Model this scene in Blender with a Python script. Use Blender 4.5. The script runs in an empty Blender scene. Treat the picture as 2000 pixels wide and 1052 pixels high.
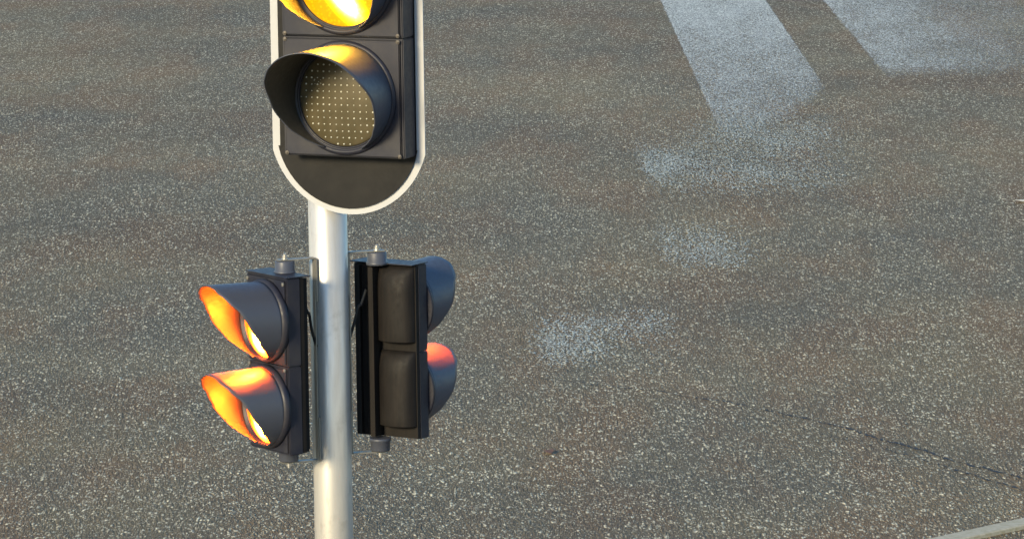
import bpy, bmesh, math, random
import numpy as np
from mathutils import Vector, Matrix
random.seed(7)
rad = math.radians
sc = bpy.context.scene
col = sc.collection

# ---------------------------------------------------------------- camera, world, sun, exposure
cd = bpy.data.cameras.new('camera'); cam = bpy.data.objects.new('camera', cd); col.objects.link(cam)
cd.sensor_width = 36; cd.lens = 180; cd.clip_start = 0.5; cd.clip_end = 2000
cam.matrix_world = Matrix.Translation((0, 0, 5)) @ Matrix.Rotation(rad(82), 4, 'X') @ Matrix.Rotation(-0.0148, 4, 'Z')
sc.camera = cam

SUN_AZ = rad(-35)      # direction towards the light, measured from the side facing the camera (negative = from the left)
SUN_EL = rad(18)
w = bpy.data.worlds.new('World'); sc.world = w; w.use_nodes = True
nt = w.node_tree
sky = nt.nodes.new('ShaderNodeTexSky'); sky.sky_type = 'NISHITA'; sky.sun_disc = False
sky.sun_elevation = SUN_EL
sv = Vector((math.sin(SUN_AZ) * math.cos(SUN_EL), -math.cos(SUN_AZ) * math.cos(SUN_EL), math.sin(SUN_EL)))
sky.sun_rotation = math.atan2(sv.x, sv.y)
sky.altitude = 0; sky.air_density = 1.3; sky.dust_density = 0.3; sky.ozone_density = 5.5
bg = nt.nodes['Background']; bg.inputs['Strength'].default_value = 0.15
nt.links.new(sky.outputs[0], bg.inputs['Color'])

sd = bpy.data.lights.new('sun', 'SUN'); sun = bpy.data.objects.new('sun', sd); col.objects.link(sun)
sd.energy = 3.6; sd.angle = rad(12); sd.color = (1.0, 0.83, 0.52)
sun.rotation_euler = (-sv).to_track_quat('-Z', 'Y').to_euler()
sun.location = (-4, 6, 12)
sc.view_settings.view_transform = 'Standard'; sc.view_settings.look = 'None'
sc.view_settings.exposure = 0.66; sc.view_settings.gamma = 1

# ---------------------------------------------------------------- materials
def newmat(name):
    m = bpy.data.materials.new(name); m.use_nodes = True
    return m, m.node_tree, m.node_tree.nodes['Principled BSDF']

class G:
    """tiny node-graph helper"""
    def __init__(s, nt): s.nt = nt
    def n(s, t, **kw):
        nd = s.nt.nodes.new(t)
        for k, v in kw.items():
            if k in ('operation', 'blend_type', 'data_type', 'feature', 'noise_dimensions', 'attribute_name', 'gradient_type', 'clamp', 'interpolation_type'):
                setattr(nd, k, v)
            else:
                nd.inputs[k.replace('_', ' ')].default_value = v
        return nd
    def l(s, a, b): s.nt.links.new(a, b)
    def coord(s, scale=(1, 1, 1), out='Object', loc=(0, 0, 0)):
        t = s.nt.nodes.new('ShaderNodeTexCoord'); m = s.nt.nodes.new('ShaderNodeMapping')
        m.inputs['Scale'].default_value = scale; m.inputs['Location'].default_value = loc
        s.l(t.outputs[out], m.inputs['Vector']); return m.outputs[0]
    def noise(s, vec, scale, detail=2, rough=.5, out=0):
        n = s.nt.nodes.new('ShaderNodeTexNoise'); n.inputs['Scale'].default_value = scale
        n.inputs['Detail'].default_value = detail; n.inputs['Roughness'].default_value = rough
        s.l(vec, n.inputs['Vector']); return n.outputs[out]
    def vor(s, vec, scale, feature='F1'):
        n = s.nt.nodes.new('ShaderNodeTexVoronoi'); n.feature = feature; n.inputs['Scale'].default_value = scale
        s.l(vec, n.inputs['Vector']); return n
    def math(s, op, a, b=None, c=None, clamp=False):
        n = s.nt.nodes.new('ShaderNodeMath'); n.operation = op; n.use_clamp = clamp
        for i, v in enumerate((a, b, c)):
            if v is None: continue
            if isinstance(v, (int, float)): n.inputs[i].default_value = v
            else: s.l(v, n.inputs[i])
        return n.outputs[0]
    def ramp(s, fac, lo, hi, a=0., b=1.):
        n = s.nt.nodes.new('ShaderNodeMapRange'); n.inputs[1].default_value = lo; n.inputs[2].default_value = hi
        n.inputs[3].default_value = a; n.inputs[4].default_value = b; s.l(fac, n.inputs[0]); return n.outputs[0]
    def mix(s, fac, a, b, blend='MIX'):
        n = s.nt.nodes.new('ShaderNodeMix'); n.data_type = 'RGBA'; n.blend_type = blend
        for i, v in ((0, fac), (6, a), (7, b)):
            if isinstance(v, (int, float)): n.inputs[i].default_value = v
            elif isinstance(v, tuple): n.inputs[i].default_value = (*v, 1)
            else: s.l(v, n.inputs[i])
        return n.outputs[2]

def plastic(name, c, rough=.42, spec=.5, dust=.25):
    m, t, p = newmat(name); g = G(t)
    v = g.coord()
    n1 = g.noise(v, 9, 4, .6); n2 = g.noise(v, 70, 3, .6)
    d = g.math('MULTIPLY', g.ramp(n1, .42, .72), dust)
    cc = g.mix(d, c, (.10, .09, .075))
    g.l(cc, p.inputs['Base Color'])
    g.l(g.ramp(n2, .3, .7, rough - .06, rough + .1), p.inputs['Roughness'])
    p.inputs['Specular IOR Level'].default_value = spec
    b = t.nodes.new('ShaderNodeBump'); b.inputs['Strength'].default_value = .12; b.inputs['Distance'].default_value = .001
    g.l(g.noise(v, 300, 2, .5), b.inputs['Height']); g.l(b.outputs[0], p.inputs['Normal'])
    return m

M = {}
M['black'] = plastic('black_polycarbonate', (.0165, .0175, .029), .45, .35)  # black plastic with the cool blue side light tinted into its colour
M['visor'] = plastic('visor_plastic', (.058, .065, .088), .42, .5, .15)  # grey plastic; its blue tint stands in for cool light from the right
M['board'] = plastic('black_board', (.010, .0095, .0095), .55, .2, .1)
M['backshell'] = plastic('back_shell_plastic', (.008, .007, .0068), .6, .2, .05)
_t = M['backshell'].node_tree; _p = _t.nodes['Principled BSDF']; _g = G(_t)
_n = _g.noise(_g.coord((1, 1, .06)), 85, 3, .6)
_old = _p.inputs['Base Color'].links[0].from_socket
_g.l(_g.mix(_g.ramp(_n, .42, .68), _old, (.015, .012, .0105)), _p.inputs['Base Color'])
M['lining'] = plastic('hood_lining', (.050, .046, .040), .5, .4, .1)
M['rubber'] = plastic('black_rubber', (.015, .015, .015), .6, .3, 0)
M['white'] = plastic('white_sheet', (.44, .445, .455), .45, .4, .12)

def metal(name, c, rough, metallic, streak=True):
    m, t, p = newmat(name); g = G(t)
    v = g.coord((1, 1, .12)); v2 = g.coord()
    n = g.noise(v, 60, 4, .6); n3 = g.noise(v2, 14, 4, .65); n4 = g.noise(g.coord((1, 1, .3)), 26, 3, .6)
    a = g.mix(g.ramp(n, .35, .7), c, tuple(x * .82 for x in c))
    a = g.mix(g.math('MULTIPLY', g.ramp(n3, .58, .75), .35), a, (.22, .20, .16))
    a = g.mix(g.math('MULTIPLY', g.ramp(n4, .63, .72), .35), a, (.16, .15, .13))
    g.l(a, p.inputs['Base Color'])
    g.l(g.ramp(n, .3, .7, rough - .05, rough + .1), p.inputs['Roughness'])
    p.inputs['Metallic'].default_value = metallic
    return m
M['pole'] = metal('galvanised_steel', (.60, .57, .52), .38, .45)
M['strap'] = metal('strap_steel', (.30, .28, .24), .45, .6)
M['screw'] = metal('dull_screw', (.11, .095, .08), .55, .3)
M['bolt'] = metal('bolt_steel', (.6, .58, .54), .3, .8)

def lamp(name, colour, core, e0, e1, center, size, slant=0., cells=70):
    """lit lens: colour glow with a hot core, broken by the small lenticels moulded in the lens"""
    m, t, p = newmat(name); g = G(t)
    v = g.coord()
    sep = t.nodes.new('ShaderNodeSeparateXYZ'); g.l(v, sep.inputs[0])
    x = g.math('SUBTRACT', sep.outputs[0], center[0]); z = g.math('SUBTRACT', sep.outputs[2], center[1])
    u = g.math('MULTIPLY_ADD', z, math.sin(slant), g.math('MULTIPLY', x, math.cos(slant)))
    q = g.math('MULTIPLY_ADD', x, -math.sin(slant), g.math('MULTIPLY', z, math.cos(slant)))
    u = g.math('DIVIDE', u, size[0]); q = g.math('DIVIDE', q, size[1])
    r2 = g.math('ADD', g.math('MULTIPLY', u, u), g.math('MULTIPLY', q, q))
    hot = g.math('POWER', 2.718, g.math('MULTIPLY', r2, -1.0))
    vo = g.vor(v, cells)
    dim = g.ramp(vo.outputs['Distance'], .1, .5, 1.25, .7)
    colr = g.mix(hot, colour, core)
    st = g.math('MULTIPLY', g.math('MULTIPLY_ADD', hot, e1, e0), dim)
    p.inputs['Base Color'].default_value = (*[c * .4 for c in colour], 1)
    p.inputs['Roughness'].default_value = .15
    g.l(colr, p.inputs['Emission Color']); g.l(st, p.inputs['Emission Strength'])
    return m
M['amber'] = lamp('amber_lamp', (1.0, .42, .004), (1.0, .48, .04), .62, 1100, (0.0, -.045), (.018, .050), rad(38), 95)
M['red'] = lamp('red_lamp', (1.0, .11, .003), (1.0, .095, .006), 3.4, 3800, (-.0, -.045), (.021, .026), 0, 90)

m, t, p = newmat('smoked_lens'); g = G(t)
g.l(g.mix(g.ramp(g.noise(g.coord(), 22, 3), .4, .7), (.075, .062, .034), (.10, .082, .048)), p.inputs['Base Color'])
p.inputs['Roughness'].default_value = .3; p.inputs['Specular IOR Level'].default_value = .35; M['smoked'] = m
m, t, p = newmat('led_epoxy'); p.inputs['Base Color'].default_value = (.60, .59, .50, 1); p.inputs['Roughness'].default_value = .12
p.inputs['Specular IOR Level'].default_value = .8; M['led'] = m
m, t, p = newmat('dark_red_lens'); p.inputs['Base Color'].default_value = (.06, .01, .008, 1); p.inputs['Roughness'].default_value = .2; M['darkred'] = m
m, t, p = newmat('dry_leaf'); p.inputs['Base Color'].default_value = (.15, .085, .055, 1); p.inputs['Roughness'].default_value = .7; M['leaf'] = m
m, t, p = newmat('paper_scrap'); p.inputs['Base Color'].default_value = (.62, .58, .48, 1); p.inputs['Roughness'].default_value = .7; M['paper'] = m
m, t, p = newmat('tar'); p.inputs['Base Color'].default_value = (.022, .019, .017, 1); p.inputs['Roughness'].default_value = .7; M['tar'] = m

def asphalt_nodes(g, tint_a, tint_b, bright_gain=1.0):
    v = g.coord((1, .30, 1))
    wob = g.noise(v, 25, 2, .5, out=1)
    vv = g.mix(.035, v, wob, 'ADD')
    v1 = g.vor(vv, 56); v2 = g.vor(vv, 112); v3 = g.vor(vv, 33)
    s1 = g.nt.nodes.new('ShaderNodeSeparateColor'); g.l(v1.outputs['Color'], s1.inputs[0])
    s2 = g.nt.nodes.new('ShaderNodeSeparateColor'); g.l(v2.outputs['Color'], s2.inputs[0])
    k1 = g.ramp(v1.outputs['Distance'], .15, .55, 1, 0); k2 = g.ramp(v2.outputs['Distance'], .2, .6, 1, 0)
    # exposed light stones: a few cells, brightest in the stone's middle
    b1 = g.math('MULTIPLY', g.ramp(s1.outputs[0], .70, .95), k1)
    b2 = g.math('MULTIPLY', g.ramp(s2.outputs[0], .66, .95), k2)
    s3 = g.nt.nodes.new('ShaderNodeSeparateColor'); g.l(v3.outputs['Color'], s3.inputs[0])
    b3 = g.math('MULTIPLY', g.ramp(s3.outputs[0], .80, 1.0, 0, .75), g.ramp(v3.outputs['Distance'], .08, .42, 1, 0))
    dens = g.ramp(g.noise(g.coord((1, .5, 1)), .9, 4, .6), .3, .7, .75, 1.25)
    br = g.math('MULTIPLY', g.math('MAXIMUM', g.math('MAXIMUM', b1, b3), g.math('MULTIPLY', b2, .8)), dens, clamp=True)
    dk = g.math('MULTIPLY', g.ramp(s2.outputs[1], .5, 1.0), k2)
    low = g.noise(g.coord((1, .45, 1)), .55, 5, .62); low2 = g.noise(g.coord((1, .3, 1), loc=(7, 3, 0)), 1.3, 4, .6)
    low3 = g.noise(g.coord((1, .25, 1), loc=(3, 9, 0)), .8, 4, .6)
    base = g.mix(g.ramp(low, .38, .62), tint_a, tint_b)
    base = g.mix(g.math('MULTIPLY', g.ramp(low3, .48, .64), .5), base, (.130, .112, .074))
    base = g.mix(g.math('MULTIPLY', g.ramp(low2, .45, .62), .6), base, (.205, .118, .050))
    band = g.noise(g.coord((.4, .55, 1), loc=(11, 2, 0)), .5, 4, .55)
    base = g.mix(1.0, base, g.mix(g.ramp(band, .35, .65), (.78, .78, .80), (1.18, 1.17, 1.12)), 'MULTIPLY')
    fine = g.noise(vv, 160, 3, .7)
    base = g.mix(1.0, base, g.mix(g.ramp(fine, .25, .75), (.15, .15, .15), (1.8, 1.8, 1.8)), 'MULTIPLY')
    base = g.mix(g.math('MULTIPLY', dk, .6), base, (.018, .016, .014))
    c = g.mix(g.math('MULTIPLY', br, 1.0 * bright_gain, clamp=True), base, (1.0, .90, .62))
    h = g.math('ADD', g.math('MULTIPLY', k1, .7), g.math('MULTIPLY', k2, .5))
    return c, h, vv, s1, s2, k1, k2, fine

m, t, p = newmat('asphalt'); g = G(t)
c, h, *_ = asphalt_nodes(g, (.190, .142, .072), (.150, .122, .072))
g.l(c, p.inputs['Base Color']); p.inputs['Roughness'].default_value = .8; p.inputs['Specular IOR Level'].default_value = .35
b = t.nodes.new('ShaderNodeBump'); b.inputs['Strength'].default_value = 1.0; b.inputs['Distance'].default_value = .010
g.l(h, b.inputs['Height']); g.l(b.outputs[0], p.inputs['Normal']); M['asphalt'] = m

def worn_paint(name, colour, chips=False):
    m, t, p = newmat(name); g = G(t)
    c, h, vv, s1, s2, k1, k2, fine = asphalt_nodes(g, (.13, .14, .13), (.11, .12, .12))
    at = t.nodes.new('ShaderNodeAttribute'); at.attribute_name = 'cover'
    blot = g.noise(g.coord((1, .22, 1)), 2.2, 4, .65)
    cov = g.math('MULTIPLY', at.outputs['Fac'], g.ramp(blot, .3, .7, *((.35, 1.45) if chips else (.84, 1.10))))
    # chips of paint left on the stones: pattern value 0..1 against the local cover
    pat = g.math('ADD', g.math('MULTIPLY', s2.outputs[2], .45), g.math('ADD', g.math('MULTIPLY', fine, .55), g.math('MULTIPLY', s1.outputs[2], .2)))
    left = g.ramp(g.math('SUBTRACT', g.math('MULTIPLY', cov, .95), pat), -.22, .22)
    if chips:
        c1 = g.math('MULTIPLY', g.ramp(g.math('SUBTRACT', cov, s1.outputs[2]), -.06, .10), g.ramp(k1, .05, .45))
        c2 = g.math('MULTIPLY', g.ramp(g.math('SUBTRACT', cov, s2.outputs[2]), -.06, .10), g.ramp(k2, .05, .5))
        left = g.math('MULTIPLY', g.math('MAXIMUM', c1, g.math('MULTIPLY', c2, .9)), g.ramp(fine, .25, .6, .45, 1.0), clamp=True)
    shade = g.mix(g.ramp(g.math('ADD', g.math('MULTIPLY', fine, .6), g.math('MULTIPLY', s2.outputs[1], .4)), .3, .7), tuple(x * .30 for x in colour), tuple(min(.9, x * 1.3) for x in colour))
    g.l(shade, p.inputs['Base Color']); g.l(left, p.inputs['Alpha'])
    p.inputs['Roughness'].default_value = .6
    b = t.nodes.new('ShaderNodeBump'); b.inputs['Strength'].default_value = .9; b.inputs['Distance'].default_value = .008
    g.l(h, b.inputs['Height']); g.l(b.outputs[0], p.inputs['Normal'])
    return m
M['paint'] = worn_paint('worn_white_paint', (.82, .75, .60))
M['paint_old'] = worn_paint('old_paint_traces', (.86, .84, .58), True)

m, t, p = newmat('kerb_concrete'); g = G(t)
g.l(g.mix(g.ramp(g.noise(g.coord(), 30, 5, .6), .35, .7), (.50, .46, .34), (.36, .32, .20)), p.inputs['Base Color'])
p.inputs['Roughness'].default_value = .8; M['kerb'] = m

# ---------------------------------------------------------------- mesh helpers
class MB:
    def __init__(s): s.v = []; s.f = []; s.sm = []
    def add(s, vs, fs, smooth=False):
        o = len(s.v); s.v += [tuple(x) for x in vs]; s.f += [tuple(o + i for i in f) for f in fs]; s.sm += [smooth] * len(fs)
    def box(s, a, b):
        (x0, y0, z0), (x1, y1, z1) = a, b
        v = [(x, y, z) for x in (x0, x1) for y in (y0, y1) for z in (z0, z1)]
        s.add(v, [(0, 1, 3, 2), (4, 6, 7, 5), (0, 4, 5, 1), (2, 3, 7, 6), (0, 2, 6, 4), (1, 5, 7, 3)])
    def bar(s, p, q, wd, th, up=(0, 0, 1)):
        p = Vector(p); q = Vector(q); d = (q - p).normalized(); up = Vector(up); side = d.cross(up).normalized(); u = side.cross(d)
        v = []
        for c in (p, q):
            for i, j in ((-1, -1), (1, -1), (1, 1), (-1, 1)): v.append(c + side * wd / 2 * i + u * th / 2 * j)
        s.add(v, [(3, 2, 1, 0), (4, 5, 6, 7), (0, 1, 5, 4), (1, 2, 6, 5), (2, 3, 7, 6), (3, 0, 4, 7)])
    def lathe(s, prof, c=(0, 0, 0), axis='z', n=48, smooth=True):
        """prof: list of (r, h) along the axis; axis 'z' up, 'y' towards -y (outwards)"""
        v = []; f = []
        for r, h in prof:
            for k in range(n):
                a = 2 * math.pi * k / n
                if axis == 'z': v.append((c[0] + r * math.cos(a), c[1] + r * math.sin(a), c[2] + h))
                else: v.append((c[0] + r * math.cos(a), c[1] - h, c[2] + r * math.sin(a)))
        m = len(prof)
        for i in range(m - 1):
            for k in range(n):
                a = i * n + k; b = i * n + (k + 1) % n
                f.append((a, b, b + n, a + n))
        s.add(v, f, smooth)
        if prof[0][0] > 1e-5: s.f.append(tuple(len(s.v) - m * n + k for k in range(n))); s.sm.append(False)
        if prof[-1][0] > 1e-5: s.f.append(tuple(len(s.v) - n + k for k in range(n))); s.sm.append(False)
    def prism(s, pts, y0, y1, smooth=False):
        """outline pts in (x, z) extruded from y0 to y1"""
        n = len(pts); v = [(x, y0, z) for x, z in pts] + [(x, y1, z) for x, z in pts]
        s.add(v, [tuple(range(n)), tuple(range(2 * n - 1, n - 1, -1))] + [(i, (i + 1) % n, (i + 1) % n + n, i + n) for i in range(n)], smooth)
    def vprism(s, pts, z0, z1, smooth=False):
        n = len(pts); v = [(x, y, z0) for x, y in pts] + [(x, y, z1) for x, y in pts]
        s.add(v, [tuple(range(n)), tuple(range(2 * n - 1, n - 1, -1))] + [(i, (i + 1) % n, (i + 1) % n + n, i + n) for i in range(n)], smooth)
    def tube(s, pts, r, n=10):
        pts = [Vector(p) for p in pts]; v = []; f = []
        for i, p in enumerate(pts):
            d = (pts[min(i + 1, len(pts) - 1)] - pts[max(i - 1, 0)]).normalized()
            a = d.orthogonal().normalized() if i == 0 else (a - d * a.dot(d)).normalized()
            b = d.cross(a)
            for k in range(n):
                t = 2 * math.pi * k / n; v.append(p + (a * math.cos(t) + b * math.sin(t)) * r)
        for i in range(len(pts) - 1):
            for k in range(n): f.append((i * n + k, i * n + (k + 1) % n, (i + 1) * n + (k + 1) % n, (i + 1) * n + k))
        f.append(tuple(range(n))); f.append(tuple((len(pts) - 1) * n + k for k in range(n)))
        s.add(v, f, True)
    def pipe(s, *a): return hood(s, *a)
    def build(s, name, mat, parent=None, bevel=0, loc=(0, 0, 0)):
        me = bpy.data.meshes.new(name); me.from_pydata(s.v, [], s.f)
        bm = bmesh.new(); bm.from_mesh(me)
        for f, sm in zip(bm.faces, s.sm): f.smooth = sm
        bmesh.ops.recalc_face_normals(bm, faces=bm.faces)
        if bevel:
            es = [e for e in bm.edges if len(e.link_faces) == 2 and e.calc_face_angle(0) > rad(35)]
            bmesh.ops.bevel(bm, geom=es, offset=bevel, segments=2, affect='EDGES', clamp_overlap=True)
        bm.to_mesh(me); bm.free()
        me.materials.append(mat)
        o = bpy.data.objects.new(name, me); col.objects.link(o); o.location = loc
        if parent: o.parent = parent
        return o

def tag(o, label=None, cat=None, kind=None, group=None):
    for k, v in (('label', label), ('category', cat), ('kind', kind), ('group', group)):
        if v: o[k] = v
    return o
def empty(name, loc, rz=0):
    o = bpy.data.objects.new(name, None); col.objects.link(o); o.location = loc; o.rotation_euler.z = rz; o.empty_display_size = .1
    return o

def spline(pts, per=8):
    P = [Vector(p) for p in pts]; P = [P[0]] + P + [P[-1]]; out = []
    for i in range(1, len(P) - 2):
        for k in range(per):
            t = k / per
            out.append(.5 * ((2 * P[i]) + (P[i + 1] - P[i - 1]) * t + (2 * P[i - 1] - 5 * P[i] + 4 * P[i + 1] - P[i + 2]) * t * t + (3 * P[i] - P[i - 1] - 3 * P[i + 1] + P[i + 2]) * t ** 3))
    return out + [P[-2]]

def interp(tab, a):
    for (a0, l0), (a1, l1) in zip(tab, tab[1:]):
        if a <= a1:
            t = max(0, min(1, (a - a0) / (a1 - a0))); t = t * t * (3 - 2 * t) * .4 + t * .6
            return l0 + (l1 - l0) * t
    return tab[-1][1]

def visor(R, prof, a_end, taper=0., droop=0., asym=0., th=.0028, n=96, m=12):
    """tunnel hood standing out along -y from a ring of radius R; prof = length against the angle from the top"""
    mb = MB(); v = []; cols = n + 1
    for r in (R, R - th):
        for j in range(m + 1):
            for i in range(cols):
                a = -a_end + 2 * a_end * i / n
                L = interp(prof, abs(a)) * (1 - asym * math.sin(rad(a))) * j / m
                rr = r - taper * L
                v.append((rr * math.sin(rad(a)), -L, rr * math.cos(rad(a)) - droop * L))
    f = []; S = (m + 1) * cols
    for j in range(m):
        for i in range(n):
            a = j * cols + i
            f.append((a, a + 1, a + 1 + cols, a + cols)); f.append((S + a, S + a + cols, S + a + 1 + cols, S + a + 1))
    for i in range(n):
        a = m * cols + i; f.append((a, a + 1, S + a + 1, S + a))
        f.append((i + 1, i, S + i, S + i + 1))
    for j in range(m):
        a = j * cols; f.append((a + cols, a, S + a, S + a + cols))
        a = j * cols + n; f.append((a, a + cols, S + a + cols, S + a))
    mb.add(v, f, True)
    return mb
def hood(mb, name, parent, loc):
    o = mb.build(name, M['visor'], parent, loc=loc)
    o.data.materials.append(M['lining'])
    n_in = len(o.data.vertices) // 2
    for p in o.data.polygons:
        if min(p.vertices) >= n_in: p.material_index = 1
    return o

# ---------------------------------------------------------------- setting
def sheet(name, pts, mat, z):
    me = bpy.data.meshes.new(name); me.from_pydata([(x, y, z) for x, y in pts], [], [tuple(range(len(pts)))]); me.materials.append(mat)
    o = bpy.data.objects.new(name, me); col.objects.link(o); return o
tag(sheet('ground', [(-400, -300), (400, -300), (400, 900), (-400, 900)], M['asphalt'], 0),
    'dark speckled asphalt road surface behind the signal pole', kind='structure')

def marking(x0, x1, y0, y1, skew, cover, mat, label, nx=40, ny=80, z=.004):
    """thin painted sheet; cover(u, v) is how much paint is left"""
    vs = []; cv = []
    for j in range(ny + 1):
        for i in range(nx + 1):
            u = i / nx; v = j / ny; y = y0 + (y1 - y0) * v
            jit = .012 * math.sin(y * 9.1) + .01 * math.sin(y * 23.7)
            vs.append((x0 + (x1 - x0) * u + skew * (y - y0) + (jit if i in (0, nx) else 0), y, z)); cv.append(cover(u, v))
    fs = [(j * (nx + 1) + i, j * (nx + 1) + i + 1, (j + 1) * (nx + 1) + i + 1, (j + 1) * (nx + 1) + i) for j in range(ny) for i in range(nx)]
    me = bpy.data.meshes.new('road_marking'); me.from_pydata(vs, [], fs); me.materials.append(mat)
    at = me.attributes.new('cover', 'FLOAT', 'POINT'); at.data.foreach_set('value', cv)
    o = bpy.data.objects.new('road_marking', me); col.objects.link(o)
    return tag(o, label, kind='structure')
def ss(a, b, x): t = max(0, min(1, (x - a) / (b - a))); return t * t * (3 - 2 * t)
edge = lambda u, e=.03: ss(0, e, u) * ss(0, e, 1 - u)
marking(1.80, 3.0, 42.6, 70, -.0085, lambda u, v: edge(u, .02) * (.62 + .26 * ss(.10, .55, v)) * ss(-.01, .07, v - .15 * u * u), M['paint'],
        'broad worn white stripe on the asphalt, the brighter of two')
marking(3.55, 5.7, 47.2, 70, -.010, lambda u, v: edge(u, .02) * (.66 + .08 * ss(0, .5, v)) * ss(0, .10, v) * (1 - .38 * ss(.15, .9, u)), M['paint'],
        'fainter white stripe fading into asphalt at the upper right')
blob = lambda cu, cv, ru, rv, u, v: math.exp(-((u - cu) / ru) ** 2 - ((v - cv) / rv) ** 2)
marking(.95, 3.1, 38.9, 46.5, 0.0, lambda u, v: ss(0, .06, u - .07 * (1 - 1.8 * v)) * edge(v, .1) * ss(0, .2, 1 - u) * min(1, .80 * blob(.08, .36, .20, .13, u, v) + .50 * blob(.33, .27, .3, .13, u, v) + .38 * blob(.58, .20, .25, .12, u, v) + .75 * blob(.60, .60, .28, .18, u, v)), M['paint_old'],
        'greenish speckled patch of worn away paint below the bright stripe', 40, 60, z=.0085)
marking(1.0, 1.95, 35.0, 38.3, 0.0, lambda u, v: ss(0, .15, u) * ss(0, .5, 1 - u) * edge(v, .35) * (.65 * blob(.40, .35, .35, .35, u, v) + .3 * blob(.1, .8, .3, .3, u, v) + .06), M['paint_old'],
        'small faint trace of old paint in the middle of the asphalt', 30, 30)
marking(.05, 1.15, 30.8, 34.0, 0.0, lambda u, v: edge(u, .2) * edge(v, .3) * (.70 * blob(.22, .42, .25, .3, u, v) + .5 * blob(.65, .7, .3, .22, u, v) + .08), M['paint_old'],
        'pale speckled paint remains on asphalt right of the pole', 30, 30)

def crack(pts, wd, label, phase, gap=0.):
    sp = spline([(x, y, 0) for x, y in pts], 60); mb = MB()
    rnd = random.Random(phase)
    dx = 0; rows = []
    for i, p in enumerate(sp):
        dx = dx * .8 + rnd.uniform(-1, 1) * .025
        wv = wd * rnd.uniform(.25, 1.3) * max(.02, min(1, 1.35 * i / len(sp) - .18))
        if gap and rnd.random() < gap: wv = .001
        rows.append((p.x, p.y + dx - wv / 2, .003)); rows.append((p.x, p.y + dx + wv / 2, .003))
    mb.add(rows, [(2 * i, 2 * i + 2, 2 * i + 3, 2 * i + 1) for i in range(len(sp) - 1)])
    o = mb.build('asphalt_joint', M['tar']); return tag(o, label, kind='structure')
crack([(-.32, 31.17), (.1, 30.85), (.61, 30.44), (1.2, 29.86), (1.76, 29.06), (2.27, 28.08), (2.95, 26.75)], .075, 'long dark joint curving across the asphalt to the right edge', 3, .25)
crack([(.75, 29.95), (1.2, 29.55), (1.7, 28.75), (2.1, 28.1), (2.5, 27.25), (2.95, 26.35)], .055, 'thinner broken crack just below the long dark joint', 5, .45)

# raised kerb edging in the lower right corner
mb = MB()
kp = [(1.2, 24.9), (2.10, 25.48), (2.63, 26.0), (3.6, 26.95), (6, 29.6)]
L = []
for (x, y) in kp: L.append((x, y))
v = []
for (x, y) in L:
    v += [(x + .05, y - .16, 0), (x + .05, y - .16, .018), (x + .045, y - .15, .022), (x + .01, y - .01, .020), (x, y, .016), (x, y, 0)]
f = []
for i in range(len(L) - 1):
    for k in range(5): a = i * 6 + k; f.append((a, a + 1, a + 7, a + 6))
mb.add(v, f); tag(mb.build('kerb', M['kerb']), 'pale low kerb edging in the lower right corner', kind='structure')

# ---------------------------------------------------------------- pole
PX, PY = -.519, 14.36
mb = MB(); mb.lathe([(.055, 0), (.055, 4.55)], n=96)
po = mb.build('shaft', M['pole'])
pole = empty('signal_pole', (PX, PY, 0)); po.parent = pole
mb = MB(); mb.lathe([(.057, 4.55), (.057, 4.57), (.04, 4.59), (0, 4.595)], n=48); mb.build('cap', M['rubber'], pole)
mb = MB(); mb.lathe([(.13, 0.004), (.13, .02), (.062, .022), (.058, .05)], n=48); mb.build('base_flange', M['strap'], pole)
tag(pole, 'round galvanised steel pole carrying the three traffic signals', 'pole')

# ---------------------------------------------------------------- large three-lamp signal in front of the pole
sig = empty('traffic_light', (-.4528, 14.25, 3.16), rad(-24))
tag(sig, 'large traffic signal with lit amber lamp on a white edged black backboard', 'traffic light')
HW = .2365; SAG = .176; TOP = 1.345
def board_outline(hw, zb, zt, sag, n=28):
    Rr = (hw * hw + sag * sag) / (2 * sag); a = math.asin(min(1, hw / Rr)); pts = []
    for i in range(n + 1):
        t = -a + 2 * a * i / n; pts.append((Rr * math.sin(t), zb + Rr - Rr * math.cos(t)))
    for i in range(n + 1):
        t = a - 2 * a * i / n; pts.append((Rr * math.sin(t), zt - Rr + Rr * math.cos(t)))
    return pts
mb = MB(); mb.prism(board_outline(HW, 0, TOP, SAG), .004, 0)
mb.build('backboard', M['white'], sig)
B = .025
mb = MB(); mb.prism(board_outline(HW - B, B * .85, TOP - B * .85, SAG - .012), -.0015, -.004)
mb.build('board_face', M['board'], sig)
# lower cover plate, slightly wider than the face above it
lw = HW - B + .004
pts = [p for p in board_outline(lw, B * .7, TOP, SAG - .010) if p[1] < SAG + .002]
pts = [(-lw, SAG + .012)] + pts + [(lw, SAG + .012)]
pts = sorted(set(pts), key=lambda q: q[0])
mb = MB(); mb.prism(pts, -.0045, -.0075); mb.build('cover_plate', M['board'], sig)

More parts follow.
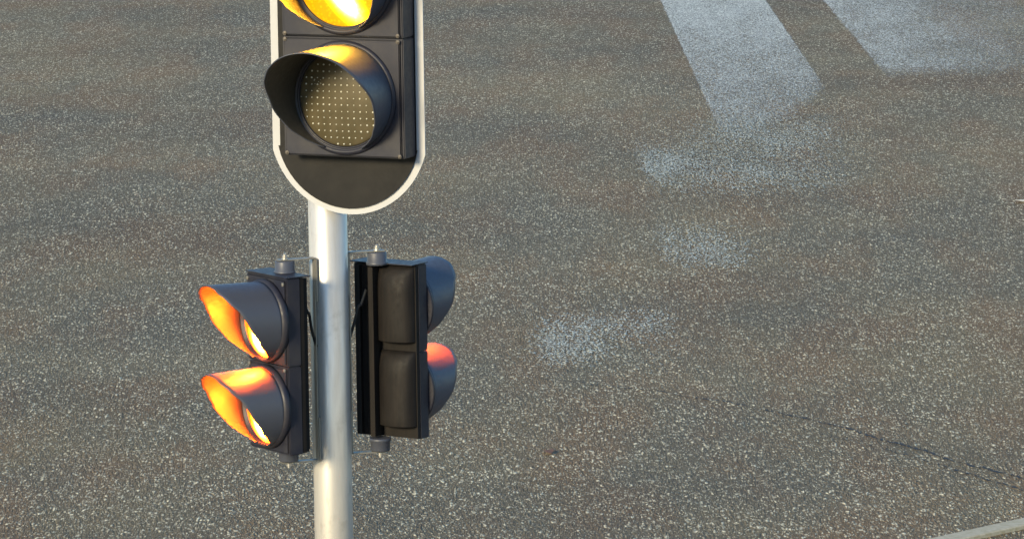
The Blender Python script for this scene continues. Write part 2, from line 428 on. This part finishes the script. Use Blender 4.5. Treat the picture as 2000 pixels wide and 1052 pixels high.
HX = .024; HD = .08; MW = .372; MP = .335; GZ = .338      # housing centre, depth, width, module pitch, green lens height
LX = HX + .006
def housing(zc, name):
    mb = MB()
    # box body with a bevelled front rim and a recessed front plate around the lens
    x0, x1, z0, z1 = HX - MW / 2, HX + MW / 2, zc - MP / 2 + .001, zc + MP / 2 - .001
    mb.box((x0, -.005, z0), (x1, -HD + .004, z1))
    mb.box((x0 + .008, -HD + .002, z0 + .003), (x1 - .008, -HD - .004, z1 - .003))
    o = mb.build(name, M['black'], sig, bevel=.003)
    return o
VP = [(0, .258), (20, .257), (45, .234), (60, .212), (90, .144), (120, .090), (135, .056), (150, .03), (160, .012)]
lens_at = {}
for k, nm in enumerate(('green', 'amber', 'red')):
    zc = GZ + k * MP
    hz = housing(zc, 'lamp_housing')
    # moulded ring and lens
    mb = MB(); c = (LX, -HD - .004, zc)
    mb.lathe([(.160, 0), (.160, .004), (.1545, .009), (.1475, .010), (.1455, .004), (.1415, .004), (.139, .008), (.1365, .003), (.1365, 0)], c, 'y', 96)
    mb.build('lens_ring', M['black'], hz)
    mb = MB(); prof = [(.137 * math.cos(a), .018 * math.sin(a)) for a in np.linspace(0, math.pi / 2 - .001, 10)]
    prof[-1] = (0.00001, prof[-1][1])
    mb.lathe(prof, (0, 0, 0), 'y', 96)
    ln = mb.build('lens', {'green': M['smoked'], 'amber': M['amber'], 'red': M['darkred']}[nm], hz, loc=(LX, -HD - .003, zc))
    tag(ln, {'green': 'unlit lens with a grid of pale diode points', 'amber': 'lit amber lens with a white hot streak', 'red': 'unlit dark red lens'}[nm])
    if nm == 'green':
        mb = MB(); rr = random.Random(4)
        for i in range(-8, 9):
            for j in range(-8, 9):
                x = i * .0187; z = j * .0184
                r = math.hypot(x, z)
                if r > .131: continue
                y = .018 * math.sqrt(max(0, 1 - (r / .137) ** 2))
                s_ = rr.uniform(.0017, .0028)
                mb.lathe([(s_, -.001), (s_, s_ * .5), (s_ * .7, s_ * .9), (.00001, s_ * 1.1)], (x, -y, z), 'y', 8)
        for q in range(10):
            x = -.075 + rr.uniform(-.012, .012); z = .035 + rr.uniform(-.02, .016)
            y = .018 * math.sqrt(1 - (math.hypot(x, z) / .137) ** 2)
            mb.lathe([(.0012, -.001), (.0012, .001), (.00001, .002)], (x, -y, z), 'y', 6)
        mb.build('diode_grid', M['led'], ln)
    vb = visor(.150, VP, 158, taper=.0, droop=0.0, asym=.11)
    hood(vb, 'visor', hz, (LX, -HD - .006, zc))
    # corner screws
    for sx in (-1, 1):
        for sz in (-1, 1):
            if sz == 1 and nm != 'red' : pass
            mb = MB(); cx, cz = HX + sx * .174, zc + sz * .159
            mb.lathe([(.0058, 0), (.0058, .002), (.0035, .0025), (.0035, .004), (.00001, .005)], (cx, -HD - .004, cz), 'y', 12, False)
            mb.box((cx - .003, -HD - .0095, cz - .0006), (cx + .003, -HD - .0083, cz + .0006))
            mb.build('screw', M['screw'], hz)
# brackets from the board to the pole
for z in (.30, 1.05):
    mb = MB()
    mb.bar((.0, .004, z), (-.055, .075, z), .03, .04)
    mb.build('bracket', M['strap'], sig)

# ---------------------------------------------------------------- small two-lamp signals strapped to the pole
PV = [(0, .178), (30, .175), (52, .156), (68, .130), (90, .106), (120, .064), (135, .038), (150, .016), (165, .010)]
HH = .502; SW = .21; FT = .045
def small_signal(cap_xy, capd, lat, psi, zt, pole_pt, label, side):
    """origin on the face plane's bottom centre; capd = how far behind the face the cap axis is; lat = cap offset along the width"""
    a = -psi
    n = Vector((math.sin(a), -math.cos(a), 0)); t = Vector((math.cos(a), math.sin(a), 0))
    o = Vector((cap_xy[0], cap_xy[1], 0)) + n * capd - t * lat
    root = empty('traffic_light', (o.x, o.y, zt - HH), a)
    tag(root, label, 'traffic light', group='small signals strapped to the pole')
    inv = Matrix.Rotation(-a, 3, 'Z')
    loc = lambda p: inv @ (Vector(p) - Vector((o.x, o.y, zt - HH)))
    # door tray
    mb = MB()
    for k in range(2):
        z0 = k * .2510 + .001; z1 = z0 + .2485
        mb.box((-SW / 2, .001, z0), (SW / 2, FT, z1))
        mb.box((-SW / 2 + .006, -.003, z0 + .004), (SW / 2 - .006, .002, z1 - .004))
    mb.box((-SW / 2 + .004, .012, .2), (SW / 2 - .004, FT - .004, .3))
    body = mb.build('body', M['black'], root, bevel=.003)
    # back shell: flat rear rib strips with a swelling lamp chamber per module
    mb = MB()
    mb.box((-.1035, FT - .001, .004), (.1035, FT + .012, HH - .004)); mb.box((.016, FT + .011, .005), (.098, FT + .024, HH - .005))
    mb.box((.012, FT + .028, .008), (.028, FT + .058, HH - .008)); mb.box((.070, FT + .028, .008), (.077, FT + .040, HH - .008))
    for k in range(2):
        zc = HH - .129 - k * .243
        prof = []
        nseg = 14; hz = .102
        rows = []
        for dz, sc_ in ((-.090, .98), (-.087, 1), (-hz + .04, 1), (hz - .05, 1), (hz - .025, .96), (hz - .004, .82), (hz + .012, .58), (hz + .022, .30)):
            rows.append([(-.041 + .060 * math.cos(math.pi * i / nseg), FT + .0100 + .042 * sc_ * math.sin(math.pi * i / nseg) ** .75, zc + dz) for i in range(nseg + 1)])
        v = [q for r in rows for q in r]; c_ = nseg + 1
        f = [(j * c_ + i, j * c_ + i + 1, (j + 1) * c_ + i + 1, (j + 1) * c_ + i) for j in range(len(rows) - 1) for i in range(nseg)]
        f.append(tuple((len(rows) - 1) * c_ + i for i in range(c_)))
        mb.add(v, f, True); mb.add(rows[0], [tuple(range(c_))])
    mb.build('back_shell', M['backshell'], root, bevel=0)
    # lids: thin top and bottom flange of the tray
    mb = MB(); mb.box((-SW / 2 - .002, -.002, HH + .0005), (SW / 2 + .002, FT + .034, HH + .003)); 
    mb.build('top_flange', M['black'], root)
    for k, lit in ((0, True), (1, True)):
        zc = HH - .129 - k * .243
        mb = MB(); mb.lathe([(.1185, 0), (.1185, .010), (.113, .020), (.106, .020), (.104, .006), (.100, .005)], (0, -.002, zc), 'y', 72)
        ring = mb.build('lens_ring', M['black'], root)
        mb = MB(); prof = [(.105 * math.cos(q), .030 * math.sin(q)) for q in np.linspace(0, math.pi / 2 - .001, 10)]; prof[-1] = (.00001, prof[-1][1])
        mb.lathe(prof, (0, 0, 0), 'y', 72)
        tag(mb.build('lens', M['red'], root, loc=(0, -.004, zc)), 'glowing red lens')
        visor(.112, PV, 162, taper=.012, droop=(-.045, .01)[k], asym=-.03 if psi > 0 else 0).pipe('visor', root, (0, -.018, zc))
        for sx in (-1, 1):
            mb = MB(); mb.lathe([(.0055, 0), (.0055, .003), (.00001, .004)], (sx * .092, -.003, zc + .112), 'y', 10, False); mb.build('screw', M['strap'], root)
    # cap studs top and bottom, straps
    c = loc((cap_xy[0], cap_xy[1], 0))
    pp = Vector((pole_pt[0], pole_pt[1], 0))
    br = MB()
    for z, s_ in ((HH, 1), (0, -1)):
        mb = MB()
        prof = [(.031, -.004 * s_), (.031, .004 * s_), (.028, .006 * s_), (.028, .030 * s_), (.026, .033 * s_)]
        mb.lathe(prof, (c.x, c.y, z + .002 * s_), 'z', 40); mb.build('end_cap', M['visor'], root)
        zz = z + s_ * .0375
        p0 = Vector((c.x, c.y, zz)); q = loc((pp.x, pp.y, 0)); q.z = zz
        d = (q - p0).normalized()
        br.bar(p0 - d * .022, q, .026, .0032)
        mb = MB(); mb.lathe([(.010, 0), (.010, .003 * s_), (.0075, .0032 * s_), (.0075, .010 * s_), (.0045, .0102 * s_), (.0045, .015 * s_), (.002, .016 * s_)], (c.x, c.y, zz + .0016 * s_), 'z', 12, False)
        mb.build('bolt', M['bolt'], root)
    q = loc((pp.x, pp.y, 0)); p0 = Vector((c.x, c.y, 0)); d = (q - p0); d.z = 0; d.normalize()
    sd_ = Vector((-d.y, d.x, 0))
    # upright leg against the pole, with broader fixing plates at its ends
    br.bar((q.x, q.y, -.039), (q.x, q.y, HH + .039), .020, .0032, up=d)
    for z0, z1 in ((-.036, .085), (HH - .085, HH + .036)):
        br.bar((q.x + d.x * .004, q.y + d.y * .004, z0), (q.x + d.x * .004, q.y + d.y * .004, z1), .026, .0045, up=d)
    br.build('bracket', M['strap'], root)
    # cable
    A = Vector((c.x * .4 + .04 * side, FT + .045, HH - .075)); qz = q
    K = [A, A + Vector((.004 * side, .020, -.04)), A.lerp(Vector((q.x, q.y, HH - .15)), .35) + Vector((0, .01, -.02)), A.lerp(Vector((q.x, q.y, HH - .2)), .75), Vector((q.x, q.y, HH - .215)) + d * .003]
    mb = MB(); mb.tube(spline(K, 8), .0042); mb.build('cable', M['rubber'], root)
    return root, loc
small_signal((-.640, 14.285), .062, 0.0, rad(55), 2.992, (PX - .040, PY - .046),
    'small two-lamp signal on the left of the pole with two glowing red openings', 1)
small_signal((-.383, 14.40), .082, .010, rad(-147), 2.998, (PX + .056, PY + .020),
    'small two-lamp signal on the right of the pole seen from its dark back', 1)

# ---------------------------------------------------------------- litter
rl = random.Random(11)
def scrap(name, x, y, a, b, h, mat, label, cat):
    mb = MB(); n = 11; top = []; bot = []
    for i in range(n):
        t = 2 * math.pi * i / n; r = rl.uniform(.7, 1.1)
        top.append((a * r * math.cos(t), b * r * math.sin(t), .010 + h * (.5 + .5 * math.sin(t * 2 + .6)))); 
    bot = [(p[0], p[1], p[2] - .002) for p in top]
    v = top + bot + [(0, 0, .012 + h * .9), (0, 0, .010 + h * .9)]
    f = [(i, (i + 1) % n, 2 * n) for i in range(n)] + [(n + (i + 1) % n, n + i, 2 * n + 1) for i in range(n)] + [(i, i + n, (i + 1) % n + n, (i + 1) % n) for i in range(n)]
    mb.add(v, f); return tag(mb.build(name, mat, None, loc=(x, y, 0)), label, cat)
scrap('dry_leaf', .19, 28.18, .035, .05, .012, M['leaf'], 'small brown leaf lying on the asphalt right of the pole', 'leaf')
scrap('paper_scrap', 3.93, 38.85, .07, .07, .012, M['paper'], 'thin pale scrap on the asphalt at the right edge', 'litter')
